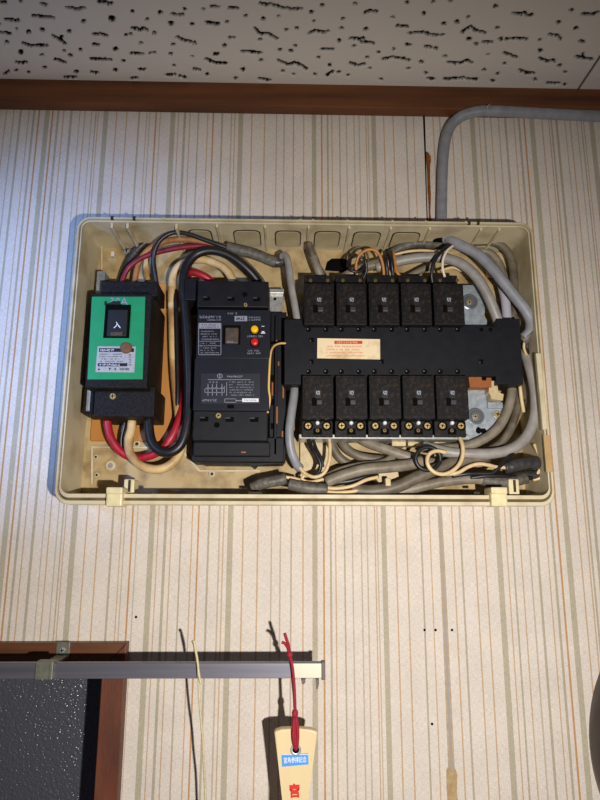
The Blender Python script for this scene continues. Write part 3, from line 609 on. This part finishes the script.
# ------------------------------------------------------------------ ten small branch breakers
ORD = ['leftmost', 'second from left', 'middle', 'fourth from left', 'rightmost']
SF = 61
def small_breaker(k, row):
    if row == 0: x0, x1, yt, yb = 304+k*32.45, 334.3+k*32.45, 283.2, 324.6
    else: x0, x1, yt, yb = 302.3+k*33.55, 333.6+k*33.7, 375.4, 418.6
    X0, X1, Z0, Z1 = RECT(x0, yt, x1, yb, SF)
    e = thing('branch_breaker', '%s small black breaker in the %s row' % (ORD[k], 'upper' if row == 0 else 'lower') + (', screws above it' if row == 0 else ', brass screws under it'), 'breaker', ((X0+X1)/2, -.016, Z0), 'small branch breakers in two rows')
    boxmm('body', (X0, X1, Z0, Z1), 16, SF, 'breaker_black', e, .7)
    mx = (x0+x1)/2; my = (yt+yb)/2
    boxmm('face_panel', (X0+.0015, X1-.0015, Z0+.003, Z1-.002), SF-.2, SF+.8, 'breaker_dust', e, .4)
    # slot for the toggle
    block('toggle_slot', mx-3.2, my-7.5, mx+3.0, my+1, SF+.7, SF+1.15, 'print_black', e, .1)
    t = block('toggle', mx-1.4, my+2.6, mx+4.4, my+7.4, SF+.8, SF+4.5, 'toggle_grey', e, .7)
    block('toggle_gap', mx-6, my+.8, mx-1.6, my+8.6, SF+.75, SF+1.2, 'hole_black', t, 0)
    text('off_mark', '切', mx-.1, my-4.2, 4.0, SF+1.35, 'print_pale', e, 0, .95, .008)
    if row == 0:
        boxmm('terminal_block', (X0+.0008, X1-.0008, Z1-.002, U(mx, 275.2, 46).z), 16, 46, 'breaker_black', e, .5)
        for dx in (-8.6, 8.6): screw('terminal_screw', mx+dx, 280, 1.7, 46, 47.2, 'old_brass', e)
    else:
        boxmm('terminal_block', (X0, X1, Z0-.0150, Z0-.0001), 16, 48, 'breaker_black', e, .5)
        for dx in (-9.8, 8.8):
            p = U(mx+dx, 426, 48.3); lathe('screw_well', p.x, p.z, [(4.6, 48), (4.5, 48.3)], 'hole_black', e, 16)
            screw('terminal_screw', mx+dx, 425.6, 3.0, 48.3, 50, 'brass', e)
        block('wire_groove', mx-4.6, 428.5, mx+4, 434.5, 47.9, 48.4, 'hole_black', e, 0)
        screw('centre_screw', mx-.4, 430.4, 1.8, 48, 49.2, 'old_brass', e)
        p = U(mx-.4, 423, 50); lathe('indicator_pin', p.x, p.z, [(1.9, 48), (1.9, 51), (1.2, 52.2)], 'print_white', e, 12)
for row in (0, 1):
    for k in range(5): small_breaker(k, row)

# ------------------------------------------------------------------ wiring: left side
cable('thick red cable looping from green breaker to main breaker', [(107.5,412,30),(107.8,425,30),(111,438,30),(119,450,28),(131,457,26),(146,457,26),(160,451,28),(171,438,30),(178,422,28),(184,398,22),(187,350,20),(185.6,305,20),(184,282,26),(190,272.5,34),(202,275,34),(212,282,30),(216,292,26)], 3.9, 'cab_red')
cable('thick cream cable looping from green breaker to main breaker', [(132,412,32),(131.5,428,33),(128.6,440,34),(130,453,35),(140,465,36),(155,469.4,36),(168,466,36),(178,456,34),(181.6,440,30),(178,410,22),(174,370,20),(172.4,320,20),(172,290,22),(174,274,24),(182,264,28),(198,259.5,30),(215,263,30),(228,272,28),(236,288,24)], 4.2, 'cab_cream')
cable('thick black cable looping from green breaker to main breaker', [(148.6,410,38),(149,428,40),(152,442,42),(160,451,44),(171,452,45),(181,444,45),(187,425,44),(189,395,42),(188,350,42),(185.4,310,42),(183.4,284,42),(186,267,42),(196,254.5,42),(211,250.5,42),(228,255,40),(244,266,36),(257,280,30),(262,292,26)], 4.6, 'cab_black')
cable('thin black cable standing behind the cream loop', [(126,412,22),(124,425,22),(121,440,20),(124,452,18),(140,458,16),(160,452,16),(173,432,18),(177.5,400,24),(177,350,24),(176,310,24),(175,290,22)], 2.4, 'cab_black')
cable('crimson wire running from green breaker into taped joint', [(120,288,26),(126,272,28),(134,263,30),(147,255.6,32),(165,250.5,33),(185,247,34),(205,246,34),(222,250,33),(233,252.5,32)], 2.6, 'cab_crimson')
cable('copper-tan wire running from green breaker into taped joint', [(134,288,24),(136,274,26),(139,263,28),(146,252,30),(158,244,32),(176,239.6,34),(196,240.5,35),(214,244,35),(231,248.5,34)], 2.9, 'cab_tan')
cable('glossy thin black wire arching over the tan wire', [(157.4,288,30),(155.4,275,34),(153.5,260,38),(156,247,42),(163,237.6,44),(174,232.5,44),(188,234,43),(205,240,40),(222,246,37),(234,250,34)], 2.3, 'cab_black')
cable('dusty black cable lying in the top left of box', [(118,292,12),(124,272,12),(132,256,13),(146,242,14),(163,234,16),(180,236,18),(205,243,22),(230,250,26)], 4.0, 'tape_dark')
cable('brown cable dropping behind the taped joint', [(232,255,22),(244,262,20),(254,272,18),(262,282,16),(266,294,14)], 3.2, 'cab_taupe')
cable('tan conductor behind the green breaker', [(148,252,12),(146,270,12),(150,290,12)], 3.0, 'cab_cream')
tj = cable('grey taped cable joint above the main breaker', [(227,247.5,36),(240,250.5,36),(254,254,35),(267,259,34),(276,263,33)], 5.6, 'tape_grey', 'cable joint', 'taped_joint', rvar=.035, seg=12)
cable('dark taped cable end leading to the grey flat cable', [(272,262,32),(280,262,31),(285.5,259.6,30)], 5.4, 'tape_dark', 'cable joint', 'taped_joint', rvar=.035)
cable('flat grey cable dropping from taped joint behind cover bar', [(281,256.5,34),(285.4,256,38),(288.6,266,42),(291,285,43),(294.6,305,42),(297.4,322,40)], 3.9, 'cab_grey', flat=.7)
cable('grey cable leaving the left underside of cover bar', [(295.4,376,30),(294.4,392,36),(291.6,412,42),(289.4,432,44),(291,450,42),(296,463,38),(300,468.5,34)], 4.3, 'cab_bluegrey')
cable('thin yellow wire hanging along main breaker', [(288,343.6,50),(280,343.4,54),(273.6,346.6,60),(270.6,354,66),(269.4,370,68),(268.8,388,67),(269.8,400,66),(267.6,413,63)], 1.05, 'wire_yellow', 'wire', 'wire')
# top middle
cable('short taupe cable stub above leftmost upper breaker', [(310,247,30),(312.6,254,32),(316,264,33),(320.5,276,30),(323,284,26)], 4.4, 'cab_beige')
cable('dark brown conductor hanging from the top wall', [(309,243,38),(311,250,37),(313,256,36)], 3.2, 'cab_taupe')
cable('brown cable behind the second upper breaker', [(326,290,16),(324,276,14),(318,266,12)], 3.0, 'cab_taupe')
cable('beige cable slanting behind the upper breakers', [(334,284,18),(348,275,22),(366,267,26),(386,262,28),(402,259,30)], 5.0, 'cab_beige')
cable('long grey cable curving to right end of cover bar', [(376,268,30),(400,261,34),(425,257.4,38),(446,258.6,42),(463,265,46),(477,278,48),(488,296,47),(497,318,42),(500,330,34)], 5.0, 'cab_grey')
cable('thin orange wire loop over third upper breaker', [(357.5,278,36),(356,266,40),(359,256,44),(366,250.4,46),(374,250,46),(380,256,44),(383.4,268,40),(384,282,36)], 1.5, 'wire_orange', 'wire', 'wire')
cable('orange wire curl over fourth upper breaker', [(393.6,252,40),(395,262,42),(397,272,42),(402.6,277.6,40),(408,279,36)], 1.4, 'wire_orange', 'wire', 'wire')
def ring(label, cx, cy, rx, ry, s, r, material, tail, name='wire'):
    pts = [(cx+rx*math.cos(t), cy+ry*math.sin(t), s+2.5*math.sin(t*.5)) for t in [math.radians(20+i*36) for i in range(10)]]+tail
    return cable(label, pts, r, material, 'wire', name)
ring('black wire ring by the orange loop', 357, 264, 9, 8, 42, 1.5, 'cab_black', [(366,272,38),(360,284,34)])
for x, lab in ((386.5, 'left black wire wrapped around beige cable'), (392, 'right black wire wrapped around beige cable')):
    cable(lab, [(x-2,252,32),(x-1,258,42),(x,266,42),(x+1,275,38),(x+2,284,34)], 1.9, 'cab_black', 'wire', 'wire')
cable('thin black wire bending behind the upper breakers', [(347,268,20),(350,254,20),(358,247,20),(366,252,22),(369,262,26)], 1.1, 'cab_taupe', 'wire', 'wire')
cable('dark taped cable lying along the top wall', [(388,256,20),(398,249,22),(412,243.6,24),(428,244,24),(444,246,22)], 4.6, 'tape_grey', 'cable joint', 'taped_joint', rvar=.035)
cable('cream wire between the grey cable and top wall', [(393,255,30),(408,251.5,32),(424,250.5,33),(438,252,32)], 1.4, 'wire_cream', 'wire', 'wire')
cable('pale cable end lying above fourth upper breaker', [(408,277,20),(422,270,22),(434,265,24)], 3.6, 'cab_beige')
# top right
cable('grey cable clipped under cornice and run down into box', [(640,119.6,20),(600,116.4,20),(560,114.6,20),(520,112.4,20),(490,111,20),(476,111.8,19),(463,115.6,16),(453,123,12),(447,134,9),(444,150,8),(442.4,175,8),(441.8,200,8),(441.6,214,8),(442,224,10),(444.6,232,22),(448,239.5,36)], 5.9, 'cab_bluegrey')
cable('grey cable sweeping from top opening to right of cover bar', [(447,238,30),(450,240.5,36),(455,243,40),(464,247,43),(477,254,46),(490,266,48),(501,279,49),(513,294,49),(524,308,49),(530.4,320,48),(530,331,47),(524,338,45)], 5.4, 'cab_bluegrey')
cable('frayed grey sheath end beside right end of cover bar', [(531,332,47),(527,337,46),(522.6,341,44)], 5.2, 'tape_grey', 'cable joint', 'taped_joint')
for i, (dx, mt, nm) in enumerate(((0, 'wire_cream', 'cream'), (3, 'cab_black', 'black'))): cable('%s conductor leaving the frayed grey sheath' % nm, [(525+dx,339,44),(524+dx,348,42),(527.5+dx,357,36),(531+dx,366,30)], 1.3, mt, 'wire', 'wire')
cable('taupe cable hugging the top right corner of box', [(455,244,18),(470,243,20),(486,241.6,22),(500,245,24),(509,255,25),(513.4,272,25),(514,295,24),(513,320,22)], 4.2, 'cab_taupe')
cable('beige cable in the corner behind the sweeping cable', [(474,250,12),(490,253,14),(500,265,14),(505,280,14),(507,300,14)], 4.0, 'cab_beige')
cable('pale lavender cable going behind right end of cover bar', [(494,272,26),(501,284,28),(505,298,30),(507,316,30),(508,326,30)], 4.8, 'cab_lavender')
cable('black wire joining the rightmost upper breaker', [(432.6,284,46),(431.6,274,50),(434,262,53),(441,252,53),(450,245,48)], 1.8, 'cab_black', 'wire', 'wire')
cable('white wire joining the rightmost upper breaker', [(444.8,277,48),(442.6,268,51),(443.2,259,53),(447,251,53),(453,245.6,49)], 1.3, 'wire_white', 'wire', 'wire')
cable('white wire lying along the upper zinc plate', [(440,271,26),(452,267.6,28),(462,271,28)], 1.4, 'wire_cream', 'wire', 'wire')
blk = tag(block('terminal_strip', 487, 252, 508, 276, 4, 10, 'beige_part', None, .8), 'cream plastic strip with dark holes in top right corner', 'terminal')
for y in (259, 266): p = U(497, y, 10); lathe('hole', p.x, p.z, [(1.8, 10), (1.6, 10.3)], 'hole_black', blk, 10)
# right and bottom
cable('thick pale grey cable bending round the bottom right corner', [(519,338,20),(524,350,30),(530,368,38),(535,392,42),(535,414,42),(528,434,42),(515,447,42),(496,453,42),(474,454,42),(452,452.6,40),(434,449,36),(424,446,30)], 5.2, 'cab_grey')
cable('taupe cable curving under the lower zinc plate', [(512,380,30),(511,396,34),(506,414,36),(496,430,37),(480,441,37),(462,447,36),(440,449,32),(420,447.6,28)], 4.6, 'cab_beige')
cable('narrow taupe cable between two curving grey cables', [(518,380,24),(518,400,26),(514,420,28),(505,438,29),(490,450,28),(468,458,26),(440,460,24)], 4.0, 'cab_taupe')
cable('grey cable end bent along the right wall of box', [(528,400,20),(532,418,22),(535,432,26),(537,444,30)], 4.6, 'cab_taupe')
cable('cream wire pair end, outer, at right wall', [(537,444,34),(543.5,456,38),(545.4,468,40),(541,477,40),(533,480,38)], 1.6, 'wire_cream', 'wire', 'wire')
cable('cream wire pair end, inner, at right wall', [(534,444,36),(539,456,40),(540.4,467,41),(536,475,40),(529,478,38)], 1.5, 'wire_cream', 'wire', 'wire')
cable('cream strip wire dropping beside right cover end', [(520,386,36),(521.6,400,34),(523.6,412,30)], 1.8, 'wire_cream', 'wire', 'wire')
cable('long beige cable descending from behind lower breakers, upper', [(352,434,18),(368,443,24),(388,450,28),(408,457,30),(428,462,30),(448,465,28)], 4.9, 'cab_beige')
cable('beige cable from behind lower breakers ending mid bottom', [(338,436,14),(347,449,18),(362,457,20),(384,460,20)], 4.6, 'cab_taupe')
cable('second brown cable from behind lower breakers', [(326,434,10),(332,446,12),(340,458,12),(352,466,12)], 4.4, 'cab_taupe')
cable('beige cable with rounded bend below the lower breakers', [(322,480,28),(340,471,30),(360,466,31),(378,464,31),(390,459.6,30),(393,453,26)], 4.0, 'cab_beige')
cable('tan-grey cable crossing left to right above bottom rim', [(326,482,38),(344,475,40),(364,469.6,41),(386,467.4,41),(408,465,40),(422,461,38)], 5.4, 'cab_beige')
cable('wide taupe cable rising from bottom rim to the right', [(352,490,40),(374,491,42),(396,487,43),(418,477,43),(440,468,42),(462,461,40),(488,457,38)], 6.0, 'cab_taupe')
cable('lowest grey cable running to the taped end at right', [(366,495,34),(392,493.6,36),(416,488,38),(444,481.6,40),(470,479,41),(486,480,41)], 4.8, 'cab_beige')
cable('grey taped end of the lowest cable', [(482,480,42),(498,482,42),(514,481,42),(526,478,41)], 5.4, 'tape_grey', 'cable joint', 'taped_joint', rvar=.035)
cable('black taped joint in the bottom right corner', [(504,468.6,44),(516,465.4,44),(528,463,43),(538,463,42)], 6.0, 'tape_dark', 'cable joint', 'taped_joint', rvar=.035)
cable('dark taped joint under the corner joint', [(514,478,38),(526,475.6,38),(538,475,37)], 4.6, 'tape_dark', 'cable joint', 'taped_joint', rvar=.035)
ring('black wire ring under the rightmost lower breaker', 428, 458.6, 12.4, 11.6, 48, 1.9, 'cab_black', [(440,462,46),(441,452,44)])
cable('cream wire loop under the rightmost lower breaker', [(459,436,44),(462.6,446,50),(462,458,52),(456,468,53),(445,474,53),(434,472,53),(427.6,464,53),(428.6,455,52),(436,451,50),(446,452.4,48)], 1.9, 'wire_cream', 'wire', 'wire')
cable('cream wire waving toward the corner joint', [(446,474.6,48),(458,472.6,50),(468,467,50),(478,464,50),(488,465,50),(496,467,48),(506,467.6,46)], 1.8, 'wire_cream', 'wire', 'wire')
cable('black wire waving under the cream wire', [(452,476,46),(466,474,48),(480,473.4,48),(492,473,48),(500,466,48),(508,458,46),(516,448,40)], 2.0, 'cab_black', 'wire', 'wire')
cable('black wire into the corner joint', [(470,478,44),(486,476,46),(500,476,46),(512,477,44),(532,478,42)], 2.0, 'cab_black', 'wire', 'wire')
cable('thin cream wire looping from grey cable end up to lower breaker', [(299,467,38),(306,474,40),(315,477,42),(324,473,43),(329,462,43),(330,448,42),(329,436,38)], 1.7, 'wire_cream', 'wire', 'wire')
cable('cream wire from grey cable end to taped joint', [(299,468,36),(304,474.6,36),(302,479,36),(310,482,36),(324,479,34),(340,474,32)], 1.5, 'wire_cream', 'wire', 'wire')
cable('black wire hanging below leftmost lower breaker', [(307,434,36),(311,446,40),(317,456,42),(320.6,465,42),(318,473,40),(312,476,38)], 1.9, 'cab_black', 'wire', 'wire')
cable('second black wire hanging below leftmost lower breaker', [(312,436,34),(316,448,36),(321,458,38),(323,467,38)], 1.5, 'cab_black', 'wire', 'wire')
cable('black conductor bundle above the bottom rim', [(322,486,32),(336,483,34),(350,481,35),(366,477,34),(378,476,32)], 2.8, 'cab_black', 'wire', 'wire')
for i, dy in enumerate((0, 4.2)): cable('%s cream conductor leaving the right taped joint' % ('upper', 'lower')[i], [(322,487+dy,42),(336,488.4+dy,44),(352,486+dy*1.3,45),(366,480+dy*2,44),(378,477+dy*2.6,42)], 1.7, 'wire_cream', 'wire', 'wire')
cable('grey taped joint lying at bottom left of the wiring', [(252,488,40),(262,483.6,42),(275,481,43),(286,478.6,42)], 5.4, 'tape_grey', 'cable joint', 'taped_joint', rvar=.035)
cable('grey taped joint next to bottom rim, right one', [(289,484,44),(302,487,45),(314,488.6,45),(327,489.6,44)], 5.6, 'tape_grey', 'cable joint', 'taped_joint', rvar=.035)
cable('cream wire stub between the two taped joints', [(284,477,42),(292,478,42),(300,480,40)], 1.6, 'wire_cream', 'wire', 'wire')
tag(prism('inner_tab', [(300,437),(332,437),(332,462),(320,476),(300,478)], 8, 10, 'beige_part', None, .6), 'cream mounting tab below the leftmost lower breaker', 'bracket')
tag(prism('moulded_block', [(372,474),(398,470),(400,482),(380,484)], 8, 30, 'beige_part', None, .8), 'cream moulded block among bottom cables', 'bracket')
cl = tag(block('cable_clip', 385.5, 478, 391, 486, 40, 50, 'beige_part', None, .8), 'small cream clip on the cables above bottom rim', 'clip')
tag(block('spacer_block', 392, 438.5, 406, 446, 8, 26, 'beige_part', None, .6), 'cream spacer block under the chassis edge', 'bracket')
tag(block('spacer_strip', 408, 440, 470, 446, 8, 22, 'beige_part', None, .6), 'long cream spacer strip under the chassis edge', 'bracket')

# staple holding the grey cable at the cornice
st = tag(tube('cable_staple', [(488.4,117,14),(488,113,20),(487.6,107,27),(489.6,104.6,24),(490,104,14)], .8, 'steel'), 'thin wire staple holding grey cable at cornice', 'staple')

# ------------------------------------------------------------------ curtain rail and what hangs on it
SOFF = 20.0                                                 # the rail stands on deep brackets
rail = thing('curtain_rail', 'aluminium curtain rail across the window and wall', 'rail', tuple(U(150, 680, 40)))
RZ1, RZ0 = U(200, 663.2, 52).z, U(200, 678.6, 52).z; RX1 = U(321.6, 668, 52).x
bm = bmesh.new(); add_box(bm, -1.0, RX1, RZ0, RZ1, 50.8, 52, .4); add_box(bm, -1.0, RX1, RZ1-.0014, RZ1+.0003, 46, 51, .3); add_box(bm, -1.0, RX1, RZ0-.0002, RZ0+.0014, 46, 51, .3)
from_bm('channel', bm, 'aluminium', rail)
boxmm('end_cap', (RX1-.0002, RX1+.0030, RZ0-.0012, RZ1+.0010), 45, 53, 'cap_dark', rail, .5)
prism('runner_hook', [(301,679),(305,679),(305.5,682),(304,684.5),(302,684)], 42, 45, 'cap_dark', rail, .4)
prism('runner_hook', [(315.6,679),(319,679),(319,684),(317.8,689),(316.4,689.6),(316,684)], 42, 45, 'cap_dark', rail, .4)
boxmm('tip_sheen', (U(292.4, 668, 52).x, RX1, RZ0+.0004, RZ1-.0003), 51.9, 52.4, 'rail_sheen', rail, .1)  # pale sheet painting the reflection on the rail's right end
bd = block('bracket_band', 35, 661.6, 50.4, 680, 45, 54, 'bracket_metal', rail, .6); block('band_fold', 49, 662, 52.6, 680, 46, 55, 'bracket_metal', bd, .5)
bp_ = block('bracket_plate', 56, 642.4, 69.4, 658, -9.4, -7, 'bracket_metal', rail, .4); screw('bracket_screw', 61.6, 650.6, 2.7, -7, -4.6, 'steel', bp_)
q = RECT(57, 656, 69, 661, -7); boxmm('bracket_arm', (q[0], q[1], RZ0+.005, RZ0+.007), -8, 47, 'bracket_metal', rail, .4)
tag(tube('hanging_string', [(203,683.4,56),(200.6,682,58),(199,674,57),(197.4,662,55),(196,652,55),(193.6,643,56),(192.6,641.4,58),(194,642,60),(195.6,650,60),(197.6,662,58),(198.6,674,57),(199,690,54),(200.6,715,50),(202.8,740,44),(203.6,760,40),(205,785,34),(206,830,30)], 1.0, 'string_cream', seg=8), 'cream string knotted on rail, hanging down the wall', 'string')

pad = thing('wooden_paddle', 'pale wooden rice paddle hanging by red cord from rail', 'rice paddle', tuple(U(296, 860, 46)))
def fx(px, py, s=50): p = U(px, py, s); return (p.x, p.z)
T = [(274.2,733),(275.6,731.2),(281,729.4),(296,728.6),(311,729.6),(316,731.2),(317.8,733)]
hL, hR = [(278.6,765),(282.4,802)], [(307.4,802),(313,765)]
out = [fx(*q) for q in T]
xm = fx(295, 802)[0]; zb = fx(295, 802)[1]
right = [fx(313, 765), fx(308, 802), (xm+.011, zb-.04), (xm+.012, zb-.08), (xm+.022, zb-.105), (xm+.034, zb-.13), (xm+.040, zb-.16), (xm+.038, zb-.19), (xm+.027, zb-.212), (xm+.01, zb-.221)]
left = [(xm-.01, zb-.221), (xm-.027, zb-.212), (xm-.038, zb-.19), (xm-.040, zb-.16), (xm-.034, zb-.13), (xm-.022, zb-.105), (xm-.012, zb-.08), (xm-.011, zb-.04), fx(282.4, 802), fx(278.4, 765)]
prism_xz('paddle_body', out+right+left, 43, 50, 'paddle_wood', pad, 1.6, 3)
p = U(295.8, 749.6, 50)
lathe('grommet', p.x, p.z, [(4.4, 49.5), (4.4, 50.6), (3.6, 51), (2.6, 50.4)], 'steel', pad, 20, smooth=True); lathe('grommet_hole', p.x, p.z, [(2.8, 50.4), (2.6, 50.75)], 'hole_black', pad, 16)
stk = prism('sticker', [(281.6,754.4),(308.2,753.4),(308.6,764.4),(282,766.8)], 50, 50.35, 'sticker_blue', pad)
quad_sheet('sticker_border', [(281.6,754.2,308.2,754.9)], 50.5, 'print_white', stk)
text('sticker_text', '宮島参拝記念', 295.1, 759.9, 6.2, 50.55, 'print_white', stk, .04, .66, .012)
text('brush_character', '宮', 294.6, 790.6, 14.6, 50.3, 'brush_red', pad, .05, .86, .045)
cord = thing('red_cord', 'red cord tied on rail with two loose tails', 'cord', tuple(U(293, 750, 55)))
tube('strand', [(289.6,655,57),(291.4,662,57),(293,672,57),(294.4,690,57),(295,706,56),(295,714,55),(295,730,53),(295.6,744,52.6),(296,750,51)], 1.25, 'cord_red', cord, 8)
tube('back_strand', [(290,655,56),(290.6,659,45),(291.6,668,34.6),(292.6,681,42),(294,695,54),(294.6,708,55)], 1.1, 'cord_red', cord, 8)
tube('tail', [(289.4,654,57),(288.6,646,60),(286.4,639,62),(284.6,633,62)], 1.3, 'cord_red', cord, 8); tube('tail', [(289.2,654,57),(287.8,648,60),(284.6,643.4,62),(281.6,642.2,62)], 1.25, 'cord_red', cord, 8)
for (x, y, rx, ry, s) in ((289.8,654.6,2.4,3.0,57),(295,713.5,2.7,3.8,55)):
    c = U(x, y, s); v, f = tube_mesh([c+Vector((0, 0, t/1000)) for t in np.linspace(ry, -ry, 9)], [max(.25, rx*math.sqrt(max(0, 1-(t/ry)**2))) for t in np.linspace(ry, -ry, 9)], 10); mk('knot', v, f, 'cord_red', cord, True)
tube('loop_side', [(294.4,716,54),(293.4,728,53.4),(293.6,740,53),(295.4,749,51)], 1.5, 'cord_red', cord, 8); tube('loop_side', [(295.6,716,54),(297.4,728,53.4),(297.4,740,53),(296.4,749,51)], 1.5, 'cord_red', cord, 8)

SOFF = 0.0
# round dark object at the right edge
c = U(750, 752, 14); Rr = (c.x-U(595, 752, 14).x)*1000
ck = thing('round_wall_clock', 'dark brown round rim hanging on wall at lower right edge', 'wall clock', (c.x, 0, c.z-Rr/1000))
n = 96; v, f = [], []
prof = [(Rr-2, 0), (Rr, 12), (Rr, 26), (Rr-3, 33), (Rr-8, 36), (Rr-16, 34), (Rr-22, 27), (Rr-24, 22)]
for r, s in prof: v += [(c.x+r/1000*math.cos(2*math.pi*i/n), -s/1000, c.z+r/1000*math.sin(2*math.pi*i/n)) for i in range(n)]
for j in range(len(prof)-1):
    for i in range(n): f.append((j*n+i, j*n+(i+1) % n, (j+1)*n+(i+1) % n, (j+1)*n+i))
mk('rim', v, f, 'clock_brown', ck, True)
lathe('face', c.x, c.z, [(Rr-20, 0), (Rr-20, 22), (Rr-60, 22.01)], 'clock_face', ck, 64)
